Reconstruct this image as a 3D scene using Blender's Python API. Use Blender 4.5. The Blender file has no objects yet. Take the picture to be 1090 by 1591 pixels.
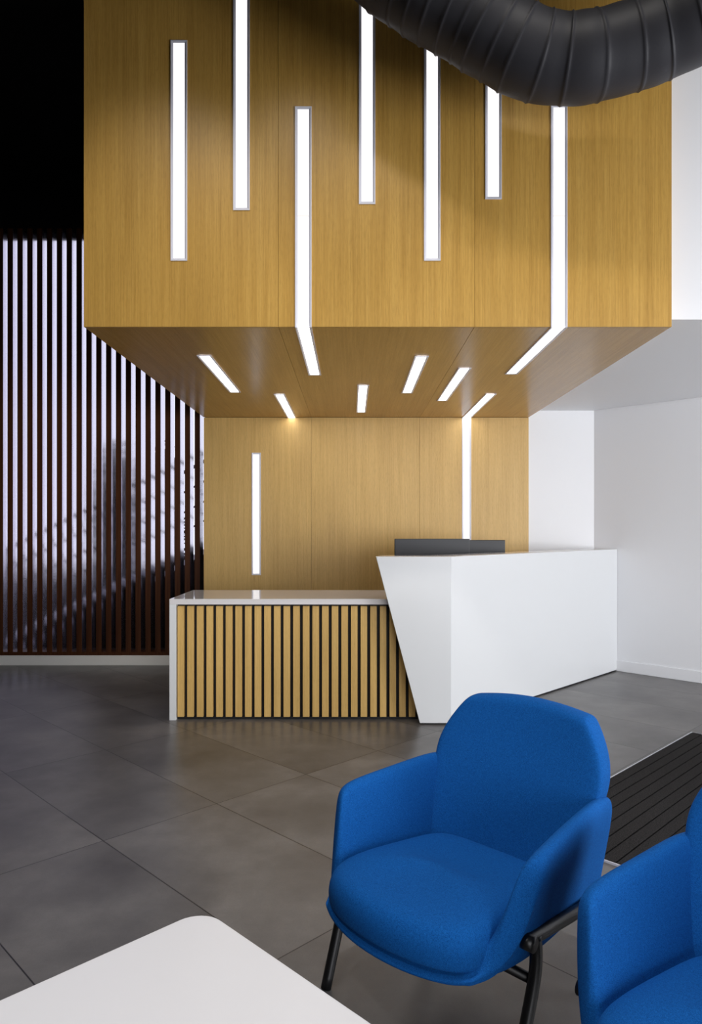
import bpy, bmesh, math, random
from mathutils import Vector, Matrix
random.seed(7)
scene = bpy.context.scene
COL = scene.collection
S2 = math.sqrt(0.5)

# ------------------------------------------------------------------ measures
F, CX, CY, H = 1090.0, 546.5, 822.5, 1.38      # focal length in px, principal point, eye height

def PX(px, Y):            # x in metres of a photo column on the frontal plane at depth Y
    return (px - CX) / F * Y
def PZ(py, Y):            # z in metres of a photo row on the frontal plane at depth Y
    return H - (py - CY) / F * Y
def UF(u, f):             # floor directions turned 45 degrees (the tile grid) -> world x, y
    return ((u - f) * S2, (-u - f) * S2)

# ------------------------------------------------------------------ helpers
def link(name, bm, mat, parent=None, smooth=False):
    me = bpy.data.meshes.new(name)
    bmesh.ops.recalc_face_normals(bm, faces=bm.faces[:])
    bm.to_mesh(me); bm.free()
    for m in (mat if isinstance(mat, (list, tuple)) else [mat]):
        me.materials.append(m)
    if smooth:
        for p in me.polygons: p.use_smooth = True
    o = bpy.data.objects.new(name, me); COL.objects.link(o)
    if parent: o.parent = parent
    return o

def empty(name, loc=(0, 0, 0), rz=0.0):
    o = bpy.data.objects.new(name, None); COL.objects.link(o)
    o.location = loc; o.rotation_euler = (0, 0, rz)
    o.empty_display_size = 0.1
    return o

def tag(o, label=None, cat=None, group=None, kind=None):
    if label: o['label'] = label
    if cat: o['category'] = cat
    if group: o['group'] = group
    if kind: o['kind'] = kind
    return o

def box(bm, x0, x1, y0, y1, z0, z1, mi=0, M=None):
    co = [(x0,y0,z0),(x1,y0,z0),(x1,y1,z0),(x0,y1,z0),(x0,y0,z1),(x1,y0,z1),(x1,y1,z1),(x0,y1,z1)]
    vs = [bm.verts.new(M @ Vector(c) if M else c) for c in co]
    fs = []
    for q in ((3,2,1,0),(4,5,6,7),(0,1,5,4),(1,2,6,5),(2,3,7,6),(3,0,4,7)):
        f = bm.faces.new([vs[i] for i in q]); f.material_index = mi; fs.append(f)
    return fs

def prism(bm, pts, z0, z1, mi=0):            # plan polygon pulled up
    a = [bm.verts.new((x, y, z0)) for x, y in pts]
    b = [bm.verts.new((x, y, z1)) for x, y in pts]
    n = len(pts)
    bm.faces.new(a[::-1]).material_index = mi; bm.faces.new(b).material_index = mi
    for i in range(n):
        bm.faces.new((a[i], a[(i+1) % n], b[(i+1) % n], b[i])).material_index = mi

def hexa(bm, lo, hi):                        # two quads joined into a solid
    a = [bm.verts.new(p) for p in lo]; b = [bm.verts.new(p) for p in hi]
    bm.faces.new(a[::-1]); bm.faces.new(b)
    for i in range(4):
        bm.faces.new((a[i], a[(i+1) % 4], b[(i+1) % 4], b[i]))

def bevel(o, w, seg=2):
    m = o.modifiers.new('bevel', 'BEVEL'); m.width = w; m.segments = seg
    m.limit_method = 'ANGLE'; m.angle_limit = math.radians(40)
    return o

def catmull(P, n=8, closed=False):
    P = [Vector(p) for p in P]; out = []
    N = len(P)
    for i in range(N if closed else N - 1):
        if closed:
            p0, p1, p2, p3 = P[i-1], P[i], P[(i+1) % N], P[(i+2) % N]
        else:
            p0 = P[i-1] if i else P[0]*2 - P[1]
            p1, p2 = P[i], P[i+1]
            p3 = P[i+2] if i + 2 < N else P[-1]*2 - P[-2]
        for k in range(n):
            t = k / n
            out.append(0.5*((2*p1) + (p2-p0)*t + (2*p0-5*p1+4*p2-p3)*t*t + (3*p1-p0-3*p2+p3)*t**3))
    if not closed: out.append(P[-1])
    return out

def tube(bm, pts, rad, seg=14, mi=0):
    """pts: Vectors; rad: number or function(i, arc length)."""
    pts = [Vector(p) for p in pts]
    rings = []; up = None; L = 0.0
    for i, p in enumerate(pts):
        if i: L += (p - pts[i-1]).length
        a = pts[max(0, i-1)]; b = pts[min(len(pts)-1, i+1)]
        t = (b - a).normalized()
        if up is None:
            up = t.orthogonal().normalized()
        up = (up - t*up.dot(t)).normalized()
        s = t.cross(up)
        r = rad(i, L) if callable(rad) else rad
        rings.append([bm.verts.new(p + (up*math.cos(q) + s*math.sin(q))*r)
                      for q in [2*math.pi*k/seg for k in range(seg)]])
    for A, B in zip(rings, rings[1:]):
        for k in range(seg):
            bm.faces.new((A[k], A[(k+1) % seg], B[(k+1) % seg], B[k])).material_index = mi
    bm.faces.new(rings[0][::-1]).material_index = mi
    bm.faces.new(rings[-1]).material_index = mi

# ------------------------------------------------------------------ materials
def srgb(r, g, b):
    f = lambda c: (c/255/12.92) if c/255 <= .04045 else ((c/255+.055)/1.055)**2.4
    return (f(r), f(g), f(b), 1.0)

def mat(name, col, rough=.5, metal=0.0, spec=.5):
    m = bpy.data.materials.new(name); m.use_nodes = True
    b = m.node_tree.nodes['Principled BSDF']
    b.inputs['Base Color'].default_value = col
    b.inputs['Roughness'].default_value = rough
    b.inputs['Metallic'].default_value = metal
    b.inputs['Specular IOR Level'].default_value = spec
    return m

class NT:
    def __init__(s, m): s.t = m.node_tree; s.b = s.t.nodes['Principled BSDF']
    def n(s, kind, **kw):
        nd = s.t.nodes.new(kind)
        for k, v in kw.items(): setattr(nd, k, v)
        return nd
    def l(s, a, b): s.t.links.new(a, b)
    def coord(s, scale=(1, 1, 1), rot=(0, 0, 0), out='Object', loc=(0, 0, 0)):
        tc = s.n('ShaderNodeTexCoord'); mp = s.n('ShaderNodeMapping')
        mp.inputs['Scale'].default_value = scale; mp.inputs['Rotation'].default_value = rot
        mp.inputs['Location'].default_value = loc
        s.l(tc.outputs[out], mp.inputs[0]); return mp.outputs[0]
    def noise(s, vec, scale=5, detail=4, rough=.5):
        nd = s.n('ShaderNodeTexNoise'); nd.inputs['Scale'].default_value = scale
        nd.inputs['Detail'].default_value = detail; nd.inputs['Roughness'].default_value = rough
        s.l(vec, nd.inputs['Vector']); return nd.outputs['Fac']
    def ramp(s, fac, stops):
        r = s.n('ShaderNodeValToRGB'); e = r.color_ramp.elements
        while len(e) < len(stops): e.new(.5)
        for el, (p, c) in zip(e, stops): el.position = p; el.color = c
        s.l(fac, r.inputs[0]); return r.outputs[0]
    def mix(s, a, b, fac=.5, mode='MIX'):
        m = s.n('ShaderNodeMix', data_type='RGBA', blend_type=mode)
        m.inputs[0].default_value = fac if not hasattr(fac, 'links') else .5
        if hasattr(fac, 'links'): s.l(fac, m.inputs[0])
        for sock, v in ((m.inputs[6], a), (m.inputs[7], b)):
            if hasattr(v, 'links'): s.l(v, sock)
            else: sock.default_value = v
        return m.outputs[2]
    def bump(s, h, strength=.2, dist=.002):
        b = s.n('ShaderNodeBump'); b.inputs['Strength'].default_value = strength
        b.inputs['Distance'].default_value = dist
        s.l(h, b.inputs['Height']); s.l(b.outputs[0], s.b.inputs['Normal'])

def oak(name, base, dark, light, along, rough=.36, gain=1.0):
    """straight-grained veneer; along = axis of the grain (0,1,2)"""
    m = mat(name, base, rough, spec=.45); t = NT(m)
    s1 = [150, 150, 150]; s1[along] = 2.2
    s2 = [22, 22, 22]; s2[along] = .55
    s3 = [420, 420, 420]; s3[along] = 22
    s4 = [3.0, 3.0, 3.0]; s4[along] = 1.1
    oi = t.n('ShaderNodeObjectInfo')
    def grain(sc_):
        v = t.n('ShaderNodeVectorMath', operation='ADD'); t.l(t.coord(sc_), v.inputs[0])
        k = t.n('ShaderNodeMath', operation='MULTIPLY'); t.l(oi.outputs['Random'], k.inputs[0]); k.inputs[1].default_value = 37.0
        t.l(k.outputs[0], v.inputs[1]); return v.outputs[0]
    a = t.noise(grain(s1), 1, 3, .6)
    b = t.noise(grain(s2), 1, 4, .6)
    c = t.noise(grain(s3), 1, 2, .5)
    d = t.noise(grain(s4), 1, 2, .5)
    ca = t.ramp(a, [(.28, dark), (.5, base), (.75, light)])
    cb = t.ramp(b, [(.3, dark), (.55, base), (.8, light)])
    col = t.mix(ca, cb, .45)
    cc = t.ramp(c, [(.36, (.72, .70, .66, 1)), (.5, (1, 1, 1, 1))])
    col = t.mix(col, cc, .42, 'MULTIPLY')
    cd = t.ramp(d, [(.3, (.90, .88, .86, 1)), (.7, (1.05, 1.04, 1.02, 1))])
    col = t.mix(col, cd, .7, 'MULTIPLY')
    t.l(col, t.b.inputs['Base Color'])
    t.bump(a, .05, .001)
    return m

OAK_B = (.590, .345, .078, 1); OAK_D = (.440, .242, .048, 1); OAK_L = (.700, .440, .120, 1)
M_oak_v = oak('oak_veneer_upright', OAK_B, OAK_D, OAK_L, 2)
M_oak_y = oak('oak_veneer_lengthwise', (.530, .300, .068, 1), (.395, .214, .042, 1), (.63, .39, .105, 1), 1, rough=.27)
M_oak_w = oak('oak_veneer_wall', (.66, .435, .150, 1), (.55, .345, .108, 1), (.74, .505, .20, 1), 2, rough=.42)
M_oak_s = oak('oak_slat', (.68, .44, .145, 1), (.54, .33, .095, 1), (.78, .53, .20, 1), 2, rough=.45)
M_black = mat('matt_black', (.004, .004, .005, 1), .6)
M_seam = mat('shadow_gap', (.06, .03, .010, 1), .8)
M_white = mat('white_paint', srgb(236, 237, 240), .55)
M_solid = mat('white_solid_surface', srgb(224, 226, 228), .30)
M_ctop = mat('white_polished_quartz', srgb(226, 223, 224), .05, spec=.7)
M_table = mat('white_laminate', srgb(226, 224, 226), .3)
M_alu = mat('satin_aluminium_trim', srgb(226, 226, 236), .4, .1)
M_curb = mat('white_curb', srgb(243, 242, 238), .5)
M_frame = mat('black_powder_coat', (.0035, .0035, .004, 1), .38)
M_monitor = mat('monitor_plastic', srgb(36, 38, 43), .4)
M_screen = mat('monitor_glass', srgb(12, 12, 14), .12)
M_darkwall = mat('black_paint', (.0035, .0035, .0045, 1), .7, spec=.2)
M_ext = mat('dark_paving', (.010, .008, .007, 1), 1.0, spec=0)
M_stair = mat('dark_stair_steel', (.006, .0045, .004, 1), .9, spec=0)
M_pale = mat('pale_stair_edge', srgb(226, 226, 236), .7)

def emit(name, col, st):
    m = bpy.data.materials.new(name); m.use_nodes = True
    nt = m.node_tree; nt.nodes.clear()
    e = nt.nodes.new('ShaderNodeEmission'); o = nt.nodes.new('ShaderNodeOutputMaterial')
    e.inputs[0].default_value = col; e.inputs[1].default_value = st
    nt.links.new(e.outputs[0], o.inputs[0]); return m
M_led = emit('lit_diffuser', (1.0, .975, .985, 1), 1.15)
M_led_s = emit('lit_diffuser_underside', (1.0, .965, .93, 1), 8.5)

# brown fronts of the screen blades
M_bfront = mat('dark_stained_timber', (.050, .018, .008, 1), .5, spec=.2)
t = NT(M_bfront)
a = t.noise(t.coord((60, 60, 2)), 1, 4)
t.l(t.ramp(a, [(.3, (.046, .0125, .004, 1)), (.7, (.090, .030, .009, 1))]), t.b.inputs['Base Color'])
M_bside = mat('satin_metal_blade', (.76, .73, .81, 1), .2, 1.0)

# floor tiles
M_floor = mat('stone_tile', (.06, .056, .055, 1), .3, spec=.5); t = NT(M_floor)
tc = t.n('ShaderNodeTexCoord'); sx = t.n('ShaderNodeSeparateXYZ'); t.l(tc.outputs['Object'], sx.inputs[0])
def math_n(t, op, a, b=None, c=None):
    n = t.n('ShaderNodeMath', operation=op)
    for i, v in enumerate((a, b, c)):
        if v is None: continue
        if hasattr(v, 'links'): t.l(v, n.inputs[i])
        else: n.inputs[i].default_value = v
    return n.outputs[0]
uu = math_n(t, 'MULTIPLY', math_n(t, 'SUBTRACT', sx.outputs[0], sx.outputs[1]), S2)
ff = math_n(t, 'MULTIPLY', math_n(t, 'ADD', sx.outputs[0], sx.outputs[1]), -S2)
TU, TF, U0, F0 = 1.216, .5955, -2.977, -2.0145
gu = math_n(t, 'DIVIDE', math_n(t, 'SUBTRACT', uu, U0), TU)
gf = math_n(t, 'DIVIDE', math_n(t, 'SUBTRACT', ff, F0), TF)
def line(g, size, w):
    fr = math_n(t, 'FRACT', g)
    d = math_n(t, 'MINIMUM', fr, math_n(t, 'SUBTRACT', 1.0, fr))
    return math_n(t, 'LESS_THAN', math_n(t, 'MULTIPLY', d, size), w)
grout = math_n(t, 'MAXIMUM', line(gu, TU, .0024), line(gf, TF, .0024))
cell = t.n('ShaderNodeCombineXYZ')
t.l(math_n(t, 'FLOOR', gu), cell.inputs[0]); t.l(math_n(t, 'FLOOR', gf), cell.inputs[1])
wn = t.n('ShaderNodeTexWhiteNoise'); wn.noise_dimensions = '3D'; t.l(cell.outputs[0], wn.inputs['Vector'])
vadd = t.n('ShaderNodeVectorMath', operation='MULTIPLY_ADD')
t.l(wn.outputs['Color'], vadd.inputs[0]); vadd.inputs[1].default_value = (9, 9, 9)
t.l(tc.outputs['Object'], vadd.inputs[2])
n1 = t.noise(vadd.outputs[0], 1.9, 6, .6)
n2 = t.noise(vadd.outputs[0], 7, 3, .5)
n3 = t.noise(vadd.outputs[0], 260, 2, .5)
c1 = t.ramp(n1, [(.28, (.072, .067, .0655, 1)), (.52, (.122, .115, .1125, 1)), (.74, (.192, .181, .176, 1))])
c2 = t.ramp(n2, [(.25, (.88, .88, .88, 1)), (.5, (1, 1, 1, 1)), (.75, (1.10, 1.09, 1.08, 1))])
c3 = t.ramp(n3, [(.3, (.85, .85, .85, 1)), (.6, (1.04, 1.04, 1.04, 1))])
c = t.mix(t.mix(c1, c2, .75, 'MULTIPLY'), c3, .6, 'MULTIPLY')
hue = t.ramp(wn.outputs['Value'], [(0, (.90, .90, .90, 1)), (1, (1.08, 1.07, 1.06, 1))])
c = t.mix(c, hue, 1.0, 'MULTIPLY')
c = t.mix(c, (.010, .009, .009, 1), grout)
t.l(c, t.b.inputs['Base Color'])
t.b.inputs['Roughness'].default_value = .33
inv = math_n(t, 'SUBTRACT', 1.0, grout); t.bump(inv, .25, .001)

# blue wool
M_wool = mat('blue_wool', (.004, .075, .30, 1), .9, spec=.12); t = NT(M_wool)
v = t.coord((1, 1, 1))
w1 = t.noise(v, 620, 2, .6); w2 = t.noise(v, 170, 3, .6); w3 = t.noise(v, 6, 2)
k = t.mix(t.ramp(w1, [(.32, (.002, .040, .165, 1)), (.5, (.004, .084, .32, 1)), (.68, (.012, .155, .50, 1))]),
          t.ramp(w2, [(.3, (.0025, .054, .225, 1)), (.7, (.007, .112, .41, 1))]), .4)
t.l(k, t.b.inputs['Base Color'])
t.b.inputs['Sheen Weight'].default_value = .0; t.b.inputs['Sheen Roughness'].default_value = .5
t.b.inputs['Sheen Tint'].default_value = (.25, .45, 1, 1)
t.bump(w1, .35, .0012)

# black carpet strips
M_mat = mat('charcoal_carpet', (.014, .013, .014, 1), .95, spec=.1); t = NT(M_mat)
v = t.coord((1, 1, 1)); q = t.noise(v, 260, 3, .7)
t.l(t.ramp(q, [(.35, (.006, .006, .0065, 1)), (.58, (.034, .031, .031, 1)), (.75, (.095, .09, .088, 1))]), t.b.inputs['Base Color'])
t.bump(q, .9, .004)

# duct: painted black fabric-like skin
M_duct = mat('black_duct_skin', (.036, .036, .043, 1), .55, spec=.3); t = NT(M_duct)
v = t.coord((1, 1, 1)); q = t.noise(v, 14, 4, .6); t.bump(q, .12, .01)

# foliage and glass
M_leaf = mat('dark_leaf', (.006, .007, .005, 1), 1.0, spec=0)
M_bark = mat('dark_bark', (.010, .007, .005, 1), .8)
M_glass = bpy.data.materials.new('clear_glazing'); M_glass.use_nodes = True
nt = M_glass.node_tree; nt.nodes.clear()
o_ = nt.nodes.new('ShaderNodeOutputMaterial'); mx = nt.nodes.new('ShaderNodeMixShader')
tr = nt.nodes.new('ShaderNodeBsdfTransparent'); gl = nt.nodes.new('ShaderNodeBsdfGlossy')
gl.inputs['Roughness'].default_value = .02; mx.inputs[0].default_value = .06
tr.inputs[0].default_value = (.97, .98, .985, 1)
nt.links.new(tr.outputs[0], mx.inputs[1]); nt.links.new(gl.outputs[0], mx.inputs[2]); nt.links.new(mx.outputs[0], o_.inputs[0])

# ------------------------------------------------------------------ room shell
YF, YB, YS = 3.867, 7.00, 7.13          # canopy face, oak back wall, slat screen
ZS, ZW, ZC = 2.4975, 2.568, 5.2         # oak soffit, white soffit, ceiling
XL, XR = PX(130, YF), PX(1043, YF)      # canopy sides
FW = -6.668                             # f of the slanting right wall

def struct(name, bm, m, smooth=False, parent=None):
    o = link(name, bm, m, parent, smooth)
    if parent is None: o['kind'] = 'structure'
    return o

corner = (2.418, 7.012)
wend = UF(2.1, FW)
plan = [(-4.4, -3.6), (wend[0], -3.6), wend, corner, (corner[0], 7.13), (-4.4, 7.13)]
bm = bmesh.new(); prism(bm, plan, -.12, 0); struct('floor', bm, M_floor)
bm = bmesh.new(); prism(bm, [(-4.4, -3.6), (wend[0], -3.6), wend, (wend[0], 7.4), (-4.4, 7.4)], ZC, ZC+.1); struct('ceiling', bm, M_darkwall)
bm = bmesh.new(); box(bm, -4.4, 2.7, -3.6, 1.15, 2.62, ZC-.002); struct('unseen_light_blocker', bm, M_darkwall)  # added slab out of view, shades the upper canopy face from the window
bm = bmesh.new(); box(bm, -4.52, -4.4, -3.6, 7.13, 0, ZC); struct('wall_left', bm, M_darkwall)
# the slanting white wall on the right, then its return towards the viewer
bm = bmesh.new()
n = (S2*.12, S2*.12)
prism(bm, [corner, wend, (wend[0]+n[0], wend[1]+n[1]), (corner[0]+n[0], corner[1]+n[1])], 0, ZC)
struct('wall_right', bm, M_white)
bm = bmesh.new(); box(bm, wend[0], wend[0]+.12, -3.6, wend[1], 0, ZC); struct('wall_entrance', bm, M_white)
# wall behind the viewer, with a wide glazed opening
bm = bmesh.new()
box(bm, -4.4, .4, -3.72, -3.6, 0, ZC); box(bm, 5.8, wend[0], -3.72, -3.6, 0, ZC)
box(bm, .4, 5.8, -3.72, -3.6, 2.7, ZC); box(bm, .4, 5.8, -3.72, -3.6, 0, .2)
struct('wall_front', bm, M_darkwall)
# white frontal wall right of the oak wall
bm = bmesh.new(); box(bm, XR+.0, corner[0], 7.012, 7.12, 0, ZC); struct('wall_recess', bm, M_white)
# oak-panelled back wall
S1X, S2X = PX(432, YF), PX(737, YF)
bm = bmesh.new(); box(bm, XL+.01, XR, YB+.02, YB+.14, 0, ZC); wb = struct('wall_back', bm, M_seam)
xs = [XL, S1X, S2X, XR]
def panel(name, bmf, m, parent):
    o = link(name, bmf, m, parent); return bevel(o, .0008, 1)
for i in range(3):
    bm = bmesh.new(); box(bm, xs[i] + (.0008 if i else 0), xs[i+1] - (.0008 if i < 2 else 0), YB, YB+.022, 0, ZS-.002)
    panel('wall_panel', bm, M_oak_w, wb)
# white dropped ceiling on the right: face and underside in one slab
bm = bmesh.new()
yb = YF + .105
xr = -FW/S2 - yb
prism(bm, [(XR+.001, yb), (xr-.01, yb), (corner[0]-.01, corner[1]-.002), (XR+.001, corner[1]-.002)], ZW, ZC)
struct('ceiling_bulkhead', bm, M_white)
# skirting on the slanting wall, from the desk on
bm = bmesh.new()
d0 = (2.62, 9.43-2.62)
p0 = UF(-3.02, FW-.0); p1 = UF(2.1, FW)
q0 = UF(-3.02, FW+.014); q1 = UF(2.1, FW+.014)
prism(bm, [p0, p1, q1, q0], 0, .106); bevel(struct('baseboard_right', bm, M_white), .004)

# ------------------------------------------------------------------ oak canopy
can = empty('wood_canopy', ((XL+XR)/2, YF, ZS))
tag(can, 'large oak-veneered box canopy hanging from the ceiling over the reception desk', 'canopy')
def cpart(name, bm, m):
    bmesh.ops.translate(bm, verts=bm.verts[:], vec=-Vector(can.location))
    o = link(name, bm, m, can); bevel(o, .0008, 1); return o
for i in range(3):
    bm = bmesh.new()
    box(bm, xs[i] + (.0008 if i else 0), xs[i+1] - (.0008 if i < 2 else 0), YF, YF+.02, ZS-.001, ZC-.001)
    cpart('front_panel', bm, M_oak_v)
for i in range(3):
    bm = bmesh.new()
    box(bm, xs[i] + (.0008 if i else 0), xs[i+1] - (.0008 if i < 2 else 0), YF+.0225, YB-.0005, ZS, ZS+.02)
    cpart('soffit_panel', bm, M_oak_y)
for x in (XL, XR-.02):
    bm = bmesh.new(); box(bm, x, x+.02, YF+.021, YB+.02, ZS+.021, ZC-.001); cpart('side_panel', bm, M_oak_v)
bm = bmesh.new(); box(bm, XL+.021, XR-.021, YF+.021, YB, ZS+.021, ZS+.03); cpart('core_board', bm, M_seam)

# ------------------------------------------------------------------ recessed line lights
W, D = .091, .0618                     # frame and diffuser widths
def ring(bm, a, b, z, n, ax, side, ends=(True, True)):
    """frame round a strip. a,b: centre-line ends; n: outward normal; ax: along; side: across"""
    hw, rw, dw, h = W/2, W/2-.0055, D/2, .005
    L = (b - a).length
    def prof(s0):          # rail on one side
        out = []
        for w, hh in ((hw, 0), (hw, h), (rw, h), (dw, .0012), (dw, 0)):
            out.append((w, hh))
        return out
    P = prof(1)
    def loop(w, hh):       # rectangle at inset distance
        ins = hw - w
        e0 = ins if ends[0] else 0.0; e1 = L - (ins if ends[1] else 0.0)
        return [a + ax*e0 + side*w + n*hh, a + ax*e1 + side*w + n*hh, a + ax*e1 - side*w + n*hh, a + ax*e0 - side*w + n*hh]
    rows = [[bm.verts.new(p) for p in loop(w, hh)] for w, hh in P]
    for A, B in zip(rows, rows[1:]):
        for i in range(4):
            if i == 1 and not ends[1]: continue
            if i == 3 and not ends[0]: continue
            bm.faces.new((A[i], A[(i+1) % 4], B[(i+1) % 4], B[i]))

def strip(root, a, b, n, ends=(True, True), joint=None):
    led = M_led_s if n[2] < -.5 else M_led
    a, b, n = Vector(a), Vector(b), Vector(n)
    ax = (b - a).normalized(); side = ax.cross(n).normalized()
    o0 = Vector(root.location)
    bm = bmesh.new()
    ring(bm, a - o0, b - o0, 0, n, ax, side, ends)
    link('trim_frame', bm, M_alu, root)
    bm = bmesh.new()
    i0 = (W-D)/2 if ends[0] else 0; i1 = (W-D)/2 if ends[1] else 0
    segs = [(i0, (b-a).length - i1)]
    if joint: segs = [(i0, joint-.001), (joint+.001, (b-a).length - i1)]
    for s, e in segs:
        c = [a - o0 + ax*s + side*D/2, a - o0 + ax*e + side*D/2, a - o0 + ax*e - side*D/2, a - o0 + ax*s - side*D/2]
        hexa(bm, c, [p + n*.0016 for p in c])
    link('diffuser', bm, led, root)

def light_thing(loc, label, group):
    r = empty('linear_light', loc); tag(r, label, 'light', group); return r
NF, NS = (0, -1, 0), (0, 0, -1)
GF, GS = 'linear lights on the canopy face', 'linear lights in the canopy underside'
yf, zs, yw = YF-.0003, ZS-.0015, YB-.0003
def face_light(pc, ptop, pbot, label):
    x = PX(pc, YF)
    r = light_thing((x, yf, PZ(pbot, YF)), label, GF)
    strip(r, (x, yf, PZ(ptop, YF)), (x, yf, PZ(pbot, YF)), NF)
face_light(278, 63, 405.5, 'leftmost vertical strip light on the oak canopy face, fully visible')
face_light(375, -70, 327, 'vertical strip light on the canopy face, second from the left, running out of the top')
face_light(570, -25, 317.5, 'vertical strip light near the canopy face centre, its top just tucked behind the duct')
face_light(671, 10, 405.5, 'long vertical strip light reaching lowest right of centre, top hidden by the black duct')
face_light(766, 20, 310, 'short-looking vertical strip light below the duct bend, right of the canopy seam')
def corner_light(pc, ptop, pend_y, label, px_end):
    x = PX(pc, YF)
    r = light_thing((x, yf, zs), label, GF)
    strip(r, (x, yf, PZ(ptop, YF)), (x, yf, ZS-.006), NF, (True, False), joint=PZ(ptop, YF)-PZ(336, YF))
    ye = F*(ZS-H)/(CY-pend_y)
    strip(r, (x, yf-.005, zs), (x, ye, zs), NS, (False, True))
corner_light(471, 166, 582, 'strip light left of centre bending round the canopy edge onto its underside', 0)
corner_light(868, 163, 580.5, 'rightmost strip light bending round the canopy lower edge onto its underside', 0)
def soffit_light(px0, py0, py1, label, toend=False):
    y0 = F*(ZS-H)/(CY-py0); y1 = F*(ZS-H)/(CY-py1)
    x = PX(px0, y0)
    r = light_thing((x, (y0+y1)/2, zs), label, GS)
    strip(r, (x, y0, zs), (x, y1, zs), NS)
soffit_light(316.5, 551.5, 609, 'strip light at the far left of the canopy underside')
soffit_light(433.5, 612, 648.8, 'strip light at the canopy underside rear left, touching the oak wall')
soffit_light(564, 598, 640, 'smallest-looking central strip light on the canopy underside near the oak wall')
soffit_light(655, 552.5, 610, 'strip light on the canopy underside just left of its slanting seam')
soffit_light(722, 571, 622, 'strip light on the canopy underside just right of its slanting seam')
# one that turns from the underside down the oak wall
y0 = F*(ZS-H)/(CY-611.5); x = PX(724.5, YB)
r = light_thing((x, yw, zs), 'strip light running off the canopy underside down the oak wall behind the monitors', GS)
strip(r, (x, y0, zs), (x, YB-.005, zs), NS, (True, False))
strip(r, (x, yw, ZS-.0015), (x, yw, PZ(905, YB)), NF, (False, True))
x = PX(398, YB)
r = light_thing((x, yw, PZ(893, YB)), 'lone vertical strip light on the oak wall above the low counter', 'linear lights on the oak back wall')
strip(r, (x, yw, PZ(703.5, YB)), (x, yw, PZ(893.5, YB)), NF)

# ------------------------------------------------------------------ slat screen on its curb
bm = bmesh.new(); box(bm, -4.4, XL+.009, 7.115, 7.42, 0, .1); bevel(struct('trim_curb', bm, M_curb), .004)
sc = empty('slat_screen', (-2.9, YS, .1))
tag(sc, 'tall screen of dark upright timber blades standing on a white curb at left', 'screen')
ZT = PZ(355, YS)
blade_me = None
bm = bmesh.new()
fs = box(bm, -.0265, .0265, 0, .155, .03, ZT-.1, 0)
for f in fs: f.material_index = 1
box(bm, -.027, .027, -.004, 0, .03, ZT-.1, 0)
b0 = link('blade', bm, [M_bfront, M_bside], sc)
N = 29
for i in range(N):
    o = b0 if i == 0 else b0.copy()
    if i: COL.objects.link(o); o.parent = sc
    o.location = (-1.570 - .1*i + 2.9, 0, 0)
bm = bmesh.new(); box(bm, -1.5, 1.42, -.001, .156, 0, .035); link('bottom_rail', bm, M_bfront, sc)

# window behind the screen
WX0, WX1, WZ1 = -4.4, XL+.2, 4.47
bm = bmesh.new()
for x in (WX0+.0, WX1-.05): box(bm, x, x+.05, 7.34, 7.39, .1, WZ1)
box(bm, WX0, WX1, 7.34, 7.39, WZ1-.05, WZ1); box(bm, WX0, WX1, 7.34, 7.39, .1, .13)
w1 = struct('window_1', bm, M_black)
bm = bmesh.new(); box(bm, WX0+.05, WX1-.05, 7.36, 7.368, .13, WZ1-.05); link('pane', bm, M_glass, w1)
bm = bmesh.new(); box(bm, -4.52, XL+.3, 7.34, 7.46, WZ1, ZC); struct('wall_header', bm, M_darkwall)
bm = bmesh.new(); box(bm, -4.52, -4.4, 7.13, 7.46, 0, ZC); struct('wall_corner', bm, M_darkwall)

# outside: paving, stair, hedge, shrub
bm = bmesh.new(); box(bm, -12, 6, 7.43, 20, -.12, -.005); struct('ground', bm, M_ext)
YST = 7.62
xa, za = PX(62, YST), PZ(1003, YST)
xb, zb = PX(317, YST), PZ(861, YST)
sl = (zb-za)/(xb-xa)
st = empty('staircase', (xa, YST, 0)); tag(st, 'dark outdoor staircase climbing to the right behind the slat screen', 'staircase')
x0, x1 = xa - za/sl, 0.2
zz = lambda x: za + sl*(x-xa)
bm = bmesh.new()
pts = [(x0, 0), (x1, 0), (x1, zz(x1)), ]
for (y, yy) in ((0, .06),):
    A = [bm.verts.new((px-xa, y, pz)) for px, pz in pts]; B = [bm.verts.new((px-xa, yy, pz)) for px, pz in pts]
    bm.faces.new(A); bm.faces.new(B[::-1])
    for i in range(3): bm.faces.new((A[i], B[i], B[(i+1) % 3], A[(i+1) % 3]))
link('stringer', bm, M_stair, st)
def bar(bm, dz, th=.02):
    a0, a1 = (x0-xa, zz(x0)+dz), (x1-xa, zz(x1)+dz)
    hexa(bm, [(a0[0], 0, a0[1]), (a1[0], 0, a1[1]), (a1[0], .05, a1[1]), (a0[0], .05, a0[1])],
         [(a0[0], 0, a0[1]+th), (a1[0], 0, a1[1]+th), (a1[0], .05, a1[1]+th), (a0[0], .05, a0[1]+th)])
bm = bmesh.new(); bar(bm, .0, .055); link('kerb', bm, M_pale, st)
for dz in (.36, .57, .79, 1.0):
    bm = bmesh.new(); bar(bm, dz, .03 if dz == 1.0 else .014)
    link('handrail' if dz == 1.0 else 'rail', bm, M_stair, st)
for k in range(4):
    xp = x0 + .25 + k*.95
    bm = bmesh.new(); box(bm, xp-xa, xp-xa+.03, .01, .04, zz(xp), zz(xp)+1.0); link('post', bm, M_stair, st)

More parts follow.
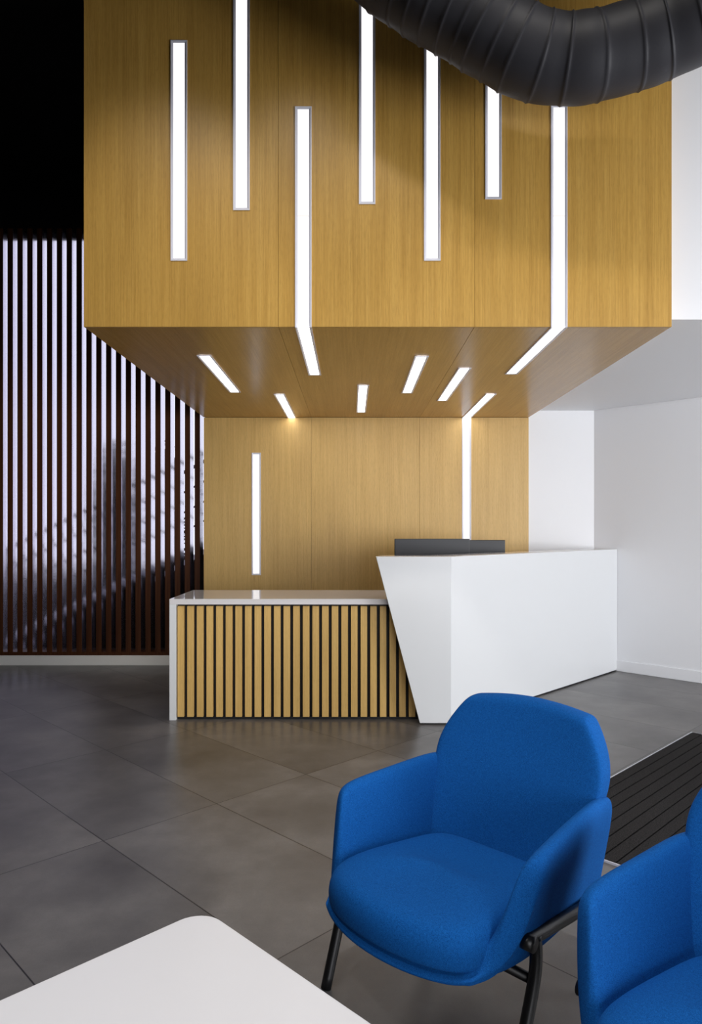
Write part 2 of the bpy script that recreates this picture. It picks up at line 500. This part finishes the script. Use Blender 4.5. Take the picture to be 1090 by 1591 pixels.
def leaf_cloud(bm, c, r, n, s):
    for _ in range(n):
        d = Vector((random.gauss(0, 1), random.gauss(0, 1), random.gauss(0, 1))).normalized()
        k = random.random()**.4
        p = Vector(c) + Vector((d.x*r[0]*k, d.y*r[1]*k, d.z*r[2]*k))
        M = Matrix.Translation(p) @ Matrix.Rotation(random.random()*6.28, 4, d) @ Matrix.Rotation(random.random()*3, 4, 'X')
        ss = s*random.uniform(.6, 1.3)
        vs = [bm.verts.new(M @ Vector(q)) for q in ((-ss, 0, 0), (0, -ss*.4, .1*ss), (ss, 0, 0), (0, ss*.4, .1*ss))]
        bm.faces.new(vs)
def shrub(loc, h, w, label):
    r = empty('shrub', loc); tag(r, label, 'shrub')
    bm = bmesh.new(); leaf_cloud(bm, (0, 0, h*.56), (w, w, h*.44), 2600, .07); link('foliage', bm, M_leaf, r)
    bm = bmesh.new(); tube(bm, [(0, 0, 0), (.02, 0, h*.4), (0, .02, h*.8)], lambda i, L: .04-.01*i, 8); link('trunk', bm, M_bark, r)
shrub((-2.15, 8.05, 0), 2.42, .19, 'tall dark shrub outside, blurred behind the middle of the slat screen')
hd = bmesh.new()
for i in range(40): leaf_cloud(hd, (-5.5+i*.2, 10.6+random.uniform(-.1, .1), .48), (.25, .2, .46), 110, .07)
h_ = link('hedge', hd, M_leaf); h_.location = (0, 0, 0)
tag(h_, 'low dark hedge outside behind the slat screen', 'hedge')

# ------------------------------------------------------------------ low counter
YC0, YC1 = 5.068, 5.82
XC0, XC1 = PX(263, YC0), .62
ZCT = .877
ct = empty('low_counter', (XC0, YC0, 0)); tag(ct, 'low counter with white waterfall frame and oak-slatted front', 'counter')
bm = bmesh.new(); box(bm, 0, XC1-XC0, 0, YC1-YC0, ZCT-.040, ZCT); bevel(link('countertop', bm, M_ctop, ct), .0015, 2)
bm = bmesh.new(); box(bm, 0, .047, 0, YC1-YC0, 0, ZCT-.0402); bevel(link('end_panel', bm, M_solid, ct), .0015, 2)
bm = bmesh.new(); box(bm, .0475, XC1-XC0, .055, YC1-YC0-.02, .004, ZCT-.041); link('carcass', bm, M_black, ct)
bm = bmesh.new()
xs0 = .0535
for i in range(27):
    a = xs0 + i*.06985
    if a + .0507 > XC1 - XC0: break
    box(bm, a, a+.0475, .018, .0545, .020, ZCT-.053)
bevel(link('slat_cladding', bm, M_oak_s, ct), .0012, 1)
bm = bmesh.new(); box(bm, .0475, XC1-XC0, .035, .054, .0, .019); link('plinth', bm, M_black, ct)

# ------------------------------------------------------------------ white angular desk
YD = 4.955
dk = empty('reception_desk', (.7, YD, 0)); tag(dk, 'white faceted reception desk with slanted left edge, standing against the right wall', 'desk')
O = Vector(dk.location)
ZD = 1.187
A_top, A_bot = PX(584, YD), PX(652, YD)
Fx = PX(700, YD)
endx = Fx + ((-(FW) / S2) - YD - Fx)/2.0            # where the 45 degree wing meets the slanting wall
Ex, Ey = endx - .002, YD + (endx - Fx) - .002
T = .10
k = T*math.tan(math.radians(22.5))
n45 = (-S2, S2)
bm = bmesh.new()
# frontal leaf (slanted left edge)
z0 = .012
hexa(bm, [(A_bot, YD, z0), (Fx, YD, z0), (Fx-k, YD+T, z0), (A_bot, YD+T, z0)],
         [(A_top, YD, ZD), (Fx, YD, ZD), (Fx-k, YD+T, ZD), (A_top, YD+T, ZD)])
bmesh.ops.translate(bm, verts=bm.verts[:], vec=-O)
bevel(link('front_panel', bm, M_solid, dk), .001, 1)
bm = bmesh.new()
Bx, By = Ex + n45[0]*T, Ey + n45[1]*T
Bq = [(Fx+.0006, YD+.0006), (Ex, Ey), (Bx, By), (Fx-k+.0006, YD+T)]
hexa(bm, [(x, y, z0) for x, y in Bq], [(x, y, ZD) for x, y in Bq])
bmesh.ops.translate(bm, verts=bm.verts[:], vec=-O)
bevel(link('wing_panel', bm, M_solid, dk), .001, 1)
# ledge on top of the inner side
T2 = .30; k2 = T2*math.tan(math.radians(22.5))
bm = bmesh.new()
za_, zb_ = ZD-.045, ZD-.0005
xl_ = A_top + (A_bot-A_top)*(.05/1.175)
Q1 = [(A_top+.03, YD+T), (Fx-k, YD+T), (Fx-k2, YD+T2), (A_top+.03, YD+T2)]
yi = 7.004; xi = (Fx-k2) + yi - (YD+T2)
hexa(bm, [(x, y, za_) for x, y in Q1], [(x, y, zb_) for x, y in Q1])
prism(bm, [(Fx-k, YD+T), (Bx, By), (9.424-yi, yi), (xi, yi), (Fx-k2, YD+T2)], za_, zb_)
bmesh.ops.translate(bm, verts=bm.verts[:], vec=-O)
link('ledge', bm, M_ctop, dk)
# dark recessed plinth
bm = bmesh.new()
Q1 = [(A_bot+.03, YD+.012), (Fx+.0, YD+.012), (Fx-k, YD+T-.005), (A_bot+.03, YD+T-.005)]
Q2 = [(Fx, YD+.012), (Ex-.02, Ey-.008), (Bx-.01, By-.01), (Fx-k, YD+T-.005)]
for Q in (Q1, Q2): hexa(bm, [(x, y, 0) for x, y in Q], [(x, y, z0) for x, y in Q])
bmesh.ops.translate(bm, verts=bm.verts[:], vec=-O); link('plinth', bm, M_black, dk)
# work surface at sitting height behind
bm = bmesh.new()
Q2 = [(.66, 5.13), (Bx-.05, By-.0), (Bx-.30, By), (1.40, 6.74), (.30, 6.52), (.30, 5.84), (.66, 5.84)]
prism(bm, [(x, y) for x, y in Q2], .70, .73)
bmesh.ops.translate(bm, verts=bm.verts[:], vec=-O); link('worktop', bm, M_solid, dk)
bm = bmesh.new(); box(bm, .32, .34, 5.86, 6.48, 0, .70); bmesh.ops.translate(bm, verts=bm.verts[:], vec=-O); link('support_panel', bm, M_solid, dk)

# ------------------------------------------------------------------ monitors
def monitor(xc, y, ztop, w, h, rz, label):
    r = empty('monitor', (xc, y, .7302), rz); tag(r, label, 'monitor', 'monitors on the reception desk')
    zt = ztop - .7302; zb = zt - h
    bm = bmesh.new(); box(bm, -w/2, w/2, -.014, .014, zb, zt); bevel(link('housing', bm, M_monitor, r), .005, 3)
    bm = bmesh.new(); box(bm, -w/2+.008, w/2-.008, .0142, .0155, zb+.012, zt-.008); link('screen', bm, M_screen, r)
    bm = bmesh.new(); box(bm, -.12, .12, -.034, -.0142, zb+.05, zt-.17); bevel(link('rear_cover', bm, M_monitor, r), .01, 3)
    bm = bmesh.new(); box(bm, -.03, .03, -.052, -.0345, .012, zt-.19); bevel(link('stand_neck', bm, M_monitor, r), .004, 2)
    bm = bmesh.new(); box(bm, -.12, .12, -.12, .08, 0, .012); bevel(link('stand_base', bm, M_monitor, r), .004, 2)
YM = 5.97
monitor((PX(612.5, YM)+PX(729, YM))/2, YM, PZ(837, YM), PX(729, YM)-PX(612.5, YM), .36, 0, 'dark grey monitor seen from behind, nearer and left of the pair on the desk')
YM2 = 6.17
monitor(PX(784, YM2)-.308, YM2, PZ(839, YM2), .616, .36, 0, 'dark grey monitor half hidden behind the other one, to its right')

# ------------------------------------------------------------------ flexible duct
YDU = 3.42
cpx = [(420, -260, .0), (560, -90, 0), (640, -22, 0), (726, 29, 0), (772, 58, 0), (818, 82, 0), (860, 92, 0), (908, 91, -.02), (963, 78, -.04), (1022, 58, -.08), (1068, 36, -.13), (1130, 0, -.2), (1230, -80, -.3), (1330, -230, -.36)]
ctrl = [Vector((PX(a, YDU+dy), YDU+dy, PZ(b, YDU+dy))) for a, b, dy in cpx]
ctrl = [Vector((ctrl[0].x-.15, YDU, 5.19))] + ctrl + [Vector((ctrl[-1].x+.1, YDU-.4, 5.19))]
path = catmull(ctrl, 24)
res = [path[0]]; acc = 0
for a, b in zip(path, path[1:]):
    seg = (b-a).length; n_ = max(1, int(seg/.006))
    for j in range(1, n_+1): res.append(a.lerp(b, j/n_))
Ls = [0]
for a, b in zip(res, res[1:]): Ls.append(Ls[-1] + (b-a).length)
def at_col(px):            # arc length where the duct's centre passes a photo column
    best = min(range(len(res)), key=lambda i: abs(CX + res[i].x/res[i].y*F - px)); return Ls[best]
seam_px = [470, 510, 545, 575, 606, 636, 657, 680, 706, 730, 752, 778, 803, 838, 880, 925, 985, 1030, 1080, 1150, 1230]
seams = [at_col(p) for p in seam_px]
fat = {at_col(838): 1}
random.seed(3)
Rd = .195
def drad(i, L):
    r = Rd
    d = min(abs(L - s) for s in seams)
    if d < .009: r += .006*(1 - d/.009)
    # slight fabric sag between the seams
    r += .003*math.sin(L*31)*math.sin(L*7.3)
    return r
bm = bmesh.new(); tube(bm, res, drad, 40)
dct = link('air_duct', bm, M_duct, None, True)
bmesh_c = dct.data
tag(dct, 'thick black flexible air duct sagging across the top of the oak canopy', 'duct')

# ------------------------------------------------------------------ entrance mat
mu0, mu1, mf0, mf1 = -1.730, -.30, -4.976, -2.80
mt = empty('entrance_mat', (*UF((mu0+mu1)/2, (mf0+mf1)/2), 0)); tag(mt, 'black ribbed entrance mat with thin metal edge, set behind the blue chairs', 'mat')
def quad_uf(bm, u0, u1, f0, f1, z0, z1):
    Q = [UF(u0, f0), UF(u1, f0), UF(u1, f1), UF(u0, f1)]
    Q = [(x-mt.location.x, y-mt.location.y) for x, y in Q]
    hexa(bm, [(x, y, z0) for x, y in Q], [(x, y, z1) for x, y in Q])
bm = bmesh.new(); u = mu0 + .003
while u + .065 <= mu1:
    quad_uf(bm, u+.004, u+.061, mf0+.003, mf1-.003, .003, .011); u += .065
link('carpet_ribs', bm, M_mat, mt)
bm = bmesh.new(); quad_uf(bm, mu0+.002, mu1, mf0+.002, mf1-.002, .0002, .003); link('backing', bm, M_black, mt)
bm = bmesh.new(); quad_uf(bm, mu0-.004, mu0+.001, mf0-.004, mf1+.004, .0002, .010); quad_uf(bm, mu0+.001, mu1, mf0-.004, mf0+.001, .0002, .010); quad_uf(bm, mu0+.001, mu1, mf1-.001, mf1+.004, .0002, .010)
link('edge_trim', bm, M_alu, mt)

# ------------------------------------------------------------------ coffee table
ZT_ = .42
tc_ = Vector((-.374, 1.775)); side = .90
tcx, tcy = UF((tc_.x-tc_.y)*S2 + side/2 - .0, -(tc_.x+tc_.y)*S2 + side/2)
tb = empty('coffee_table', (tcx, tcy, 0), math.radians(45)); tag(tb, 'white square coffee table with rounded corners, cut by the bottom left of the photo', 'table')
bm = bmesh.new()
R, hs = .07, side/2
pts = []
for sx_, sy_, a0 in ((1, 1, 0), (-1, 1, 90), (-1, -1, 180), (1, -1, 270)):
    for j in range(9):
        a = math.radians(a0 + 90*j/8)
        pts.append((sx_*(hs-R) + R*math.cos(a), sy_*(hs-R) + R*math.sin(a)))
prism(bm, pts, ZT_-.025, ZT_); bevel(link('tabletop', bm, M_table, tb), .003, 2)
for sx_ in (-1, 1):
    for sy_ in (-1, 1):
        bm = bmesh.new(); tube(bm, [(sx_*(hs-.09), sy_*(hs-.09), 0), (sx_*(hs-.13), sy_*(hs-.13), ZT_-.025)], .016, 12); link('leg', bm, M_frame, tb, True)
bm = bmesh.new()
box(bm, -hs+.13, hs-.13, -.02, .02, ZT_-.045, ZT_-.0252); link('underframe', bm, M_frame, tb)

# ------------------------------------------------------------------ armchair (p = towards the front, x = across)
def subsurf(o, lv=2):
    m = o.modifiers.new('subdivision', 'SUBSURF'); m.levels = lv; m.render_levels = lv
    for p in o.data.polygons: p.use_smooth = True
    return o
def lerp_tab(tab, v):
    tab = sorted(tab)
    if v <= tab[0][0]: return tab[0][1:]
    for A, B in zip(tab, tab[1:]):
        if v <= B[0]:
            k = (v-A[0])/(B[0]-A[0]); return tuple(a+(b-a)*k for a, b in zip(A[1:], B[1:]))
    return tab[-1][1:]
def grid(bm, rows):
    V = [[bm.verts.new(p) for p in r] for r in rows]
    for A, B in zip(V, V[1:]):
        for i in range(len(A)-1): bm.faces.new((A[i], A[i+1], B[i+1], B[i]))
    return V

def make_chair(loc, rz, label):
    r = empty('armchair', loc, rz); tag(r, label, 'chair', 'blue upholstered armchairs')
    P = lambda x, p, z: Vector((x, -p, z))
    # -- tub: seat pan and both arms as one closed padded shell, swept from the back to the front lip
    # p : pan half width, side half width, top half width, top height, inner half width at seat level
    tab = [(-.40, .255, .285, .292, .598, .215), (-.33, .262, .292, .300, .612, .220), (-.15, .275, .305, .314, .606, .232), (.0, .28, .314, .330, .598, .240),
           (.10, .28, .316, .334, .590, .245), (.16, .278, .312, .332, .576, .246), (.19, .276, .307, .322, .520, .245), (.215, .272, .300, .310, .450, .242),
           (.24, .268, .289, .293, .378, .238), (.262, .258, .274, .272, .330, .228), (.292, .242, .250, .246, .312, .208)]
    rings = []
    for p in (-.40, -.37, -.30, -.20, -.10, .0, .08, .13, .163, .19, .215, .24, .262, .282, .297):
        xb, xm, xt, zt, xi = lerp_tab(tab, p)
        zb = .262 + .022*max(0, min(1, (p+.1)/.36))
        zs_ = min(.335, zt-.012)
        h = zt - zb
        e = .027*min(1, h/.12)
        half = [(0, zb), (xb*.5, zb), (xb*.88, zb+.002), (xm-.012, zb+min(.028, h*.4)), (xm, zb+h*.32), (xt+e*.6, zb+h*.68), (xt+e, zt-min(.035, h*.25)), (xt+e*.55, zt-.004), (xt-e*.55, zt-.004),
                (xt-e, zt-min(.035, h*.25)), (xi+(xt-e-xi)*.62, zs_+(zt-zs_)*.5), (xi+.006, zs_+min(.03, (zt-zs_)*.3)), (xi-.02, zs_), (xi*.5, zs_-.004), (0, zs_-.004)]
        ringp = half + [(-x, z) for x, z in half[-2:0:-1]]
        fr = max(0, min(1, (p-.02)/.26))
        rings.append([P(x, p - .080*fr*(abs(x)/.27)**2.2, z) for x, z in ringp])
    bm = bmesh.new()
    V = [[bm.verts.new(q) for q in rr] for rr in rings]
    nn = len(V[0])
    for A, B in zip(V, V[1:]):
        for i in range(nn): bm.faces.new((A[i], A[(i+1) % nn], B[(i+1) % nn], B[i]))
    for R_ in (V[0], V[-1]):                 # close the ends strip by strip
        m_ = nn//2
        hl = list(range(0, m_+1)); rr = [(-i) % nn for i in hl]
        for i in range(7): bm.faces.new((R_[hl[i]], R_[hl[i+1]], R_[hl[m_-i-1]], R_[hl[m_-i]])) if i < 6 else None
        bm.faces.new((R_[6], R_[7], R_[8]))
        for i in range(7): bm.faces.new((R_[rr[i]], R_[rr[m_-i]], R_[rr[m_-i-1]], R_[rr[i+1]])) if i < 6 else None
        bm.faces.new((R_[rr[6]], R_[rr[8]], R_[rr[7]]))
    subsurf(link('seat_shell', bm, M_wool, r, True), 2)
    # -- seat cushion
    half = [(0, -.262), (.10, -.262), (.185, -.255), (.222, -.20), (.237, -.10), (.250, .02), (.262, .12), (.262, .195), (.222, .252), (.12, .288), (0, .300)]
    out = half + [(-x, p) for x, p in half[-2:0:-1]]
    ring_ = []
    cy_ = .02
    def layer(k, z0, dome=0):
        return [P(x*k, cy_+(p-cy_)*k, z0(x*k, p)) for x, p in out]
    top = lambda x, p: .404 + .036*math.exp(-((p-.12)/.20)**2)*(1-(abs(x)/.36)**2)
    bm = bmesh.new()
    L = [layer(.93, lambda x, p: .314), layer(.985, lambda x, p: .317), layer(1.002, lambda x, p: .328), layer(1.010, lambda x, p: .362), layer(.975, lambda x, p: top(x, p)-.022), layer(.90, lambda x, p: top(x, p)-.002), layer(.62, top), layer(.3, top)]
    V = [[bm.verts.new(p) for p in l] for l in L]
    n_ = len(out)
    for A, B in zip(V, V[1:]):
        for i in range(n_): bm.faces.new((A[i], A[(i+1) % n_], B[(i+1) % n_], B[i]))
    c1 = bm.verts.new(P(0, cy_, top(0, cy_)+.001)); c0 = bm.verts.new(P(0, cy_, .314))
    for i in range(n_):
        bm.faces.new((V[-1][i], V[-1][(i+1) % n_], c1)); bm.faces.new((V[0][(i+1) % n_], V[0][i], c0))
    subsurf(link('seat_cushion', bm, M_wool, r, True), 2)
    # -- backrest: a shield leaning back, thick and rounded
    wt = [(.30, .235), (.39, .262), (.50, .285), (.60, .304), (.635, .306), (.68, .298), (.74, .266), (.78, .237), (.805, .212)]
    pf = lambda z: -.245 - .427*(z-.39)
    zr = [.30, .36, .44, .52, .59, .635, .685, .735, .775, .803]
    fr_, bk = [], []
    us = (-1, -.93, -.6, -.2, .2, .6, .93, 1)
    for z in zr:
        w = lerp_tab(wt, z)[0]
        topk = (z-.70)/.105 if z > .70 else 0
        f_row, b_row = [], []
        for u in us:
            zc = z + (.022*(1-u*u) if z > .72 else 0)*topk
            puff = -.018*(1-u*u) - (-.010)*(abs(u) > .99)*-1
            th = .078 if z > .34 else .05
            f_row.append(P(u*w, pf(z) + puff + .012*u*u, zc)); b_row.append(P(u*w*.985, pf(z) - th - .012*(1-u*u), zc))
        fr_.append(f_row); bk.append(b_row)
    bm = bmesh.new(); A = grid(bm, fr_); B = grid(bm, bk)
    nr, nc = len(A), len(A[0])
    for i in range(nr-1):
        for c in (0, nc-1): bm.faces.new((A[i][c], A[i+1][c], B[i+1][c], B[i][c]))
    for j in range(nc-1):
        for q in (0, nr-1): bm.faces.new((A[q][j], A[q][j+1], B[q][j+1], B[q][j]))
    subsurf(link('backrest', bm, M_wool, r, True), 2)
    # -- black tubular frame: side bars, legs, cross bar
    for s in (-1, 1):
        bm = bmesh.new()
        tube(bm, [P(s*.322, .100, .380), P(s*.322, .095, .379), P(s*.318, -.30, .335)], .0165, 16)
        tube(bm, [P(s*.302, .093, .378), P(s*.343, .093, .378)], .020, 18)
        link('side_bar', bm, M_frame, r, True)
        bm = bmesh.new()
        tube(bm, catmull([P(s*.326, .062, .378), P(s*.327, .058, .34), P(s*.327, .066, .28), P(s*.324, .10, .18), P(s*.318, .165, .0)], 6), .0158, 16)
        link('leg', bm, M_frame, r, True)
        bm = bmesh.new()
        tube(bm, catmull([P(s*.318, -.27, .338), P(s*.318, -.29, .30), P(s*.312, -.33, .18), P(s*.305, -.385, .0)], 6), .0158, 16)
        link('leg', bm, M_frame, r, True)
    bm = bmesh.new()
    tube(bm, [P(-.326, .06, .268), P(.326, .06, .268)], .013, 12)
    tube(bm, [P(-.317, -.28, .30), P(.317, -.28, .30)], .013, 12)
    tube(bm, [P(0, .06, .268), P(0, -.28, .30)], .013, 12)
    link('underframe', bm, M_frame, r, True)
    return r
ccx, ccy = UF(-1.228, -1.60)
make_chair((ccx, ccy, 0), math.radians(-45), 'blue armchair fully in view in front of the white reception desk')
make_chair((ccx+.535, ccy-.652, 0), math.radians(-48), 'blue armchair cut off by the right photo edge, nearest the viewer')

# ------------------------------------------------------------------ light
def area(name, loc, target, sx_, sy_, power, col=(1, 1, 1), spread=180):
    l = bpy.data.lights.new(name, 'AREA'); l.shape = 'RECTANGLE'; l.size = sx_; l.size_y = sy_; l.energy = power; l.color = col
    l.spread = math.radians(spread)
    o = bpy.data.objects.new(name, l); COL.objects.link(o); o.location = loc
    o.rotation_euler = (Vector(target) - Vector(loc)).to_track_quat('-Z', 'Y').to_euler(); return o
def spot(name, loc, target, power, ang, blend=.3, rad=.03, col=(1, 1, 1)):
    l = bpy.data.lights.new(name, 'SPOT'); l.energy = power; l.spot_size = math.radians(ang); l.spot_blend = blend; l.shadow_soft_size = rad; l.color = col
    o = bpy.data.objects.new(name, l); COL.objects.link(o); o.location = loc
    o.rotation_euler = (Vector(target) - Vector(loc)).to_track_quat('-Z', 'Y').to_euler(); return o
area('window_daylight', (3.1, -3.55, 1.45), (2.9, 5, 1.45), 5.4, 2.4, 222, (.97, .98, 1.0))
area('entrance_daylight', (6.05, 1.4, 1.4), (2.0, 4.0, 1.25), 3.6, 2.6, 400, (.97, .98, 1.0))
spot('ceiling_spot_seating', (.30, 1.85, 4.95), (.36, 1.9, .2), 335, 58, .6, .035)
spot('low_spot_seating', (-.62, .45, 2.6), (.2, 2.0, .1), 42, 75, .6, .02)  # hangs just under the added slab
spot('ceiling_spot_table', (-.9, 1.5, 4.9), (-.7, 2.0, .2), 90, 66, .6, .03)

for xx in (-1.15, -.4, .35, 1.1):
    spot('ceiling_spot_canopy', (xx, 1.9, 5.1), (xx+.05, YF, 2.3), 100 if xx < -.5 else 82 if xx < 0 else 66, 44, .8, .10, (1, .95, .88))
spot('screen_fill_spot', (-2.7, 2.6, 5.0), (-2.8, 7.1, .5), 60, 48, .9, .15)  # added fill light that lifts the curb and blade fronts
spot('counter_fill_spot', (-1.9, .9, 2.58), (-1.35, 6.2, .45), 150, 34, .9, .08, (1, .98, .95))  # added fill light for the counter front and its end panel
w = bpy.data.worlds.new('daylight_sky'); scene.world = w; w.use_nodes = True
bg = w.node_tree.nodes['Background']; bg.inputs[0].default_value = (.86, .87, 1.0, 1); bg.inputs[1].default_value = 1.3

# ------------------------------------------------------------------ camera
cam = bpy.data.cameras.new('camera'); co = bpy.data.objects.new('camera', cam); COL.objects.link(co)
cam.sensor_fit = 'HORIZONTAL'; cam.sensor_width = 36; cam.lens = 36*F/1090
co.location = (0, 0, H); co.rotation_euler = (math.radians(90), 0, 0)
cam.shift_x = -(CX-545)/1090; cam.shift_y = (CY-795.5)/1090
cam.clip_start = .05
scene.camera = co
vs = scene.view_settings
vs.view_transform = 'Standard'; vs.look = 'None'; vs.exposure = 0; vs.gamma = 1; vs.use_curve_mapping = False
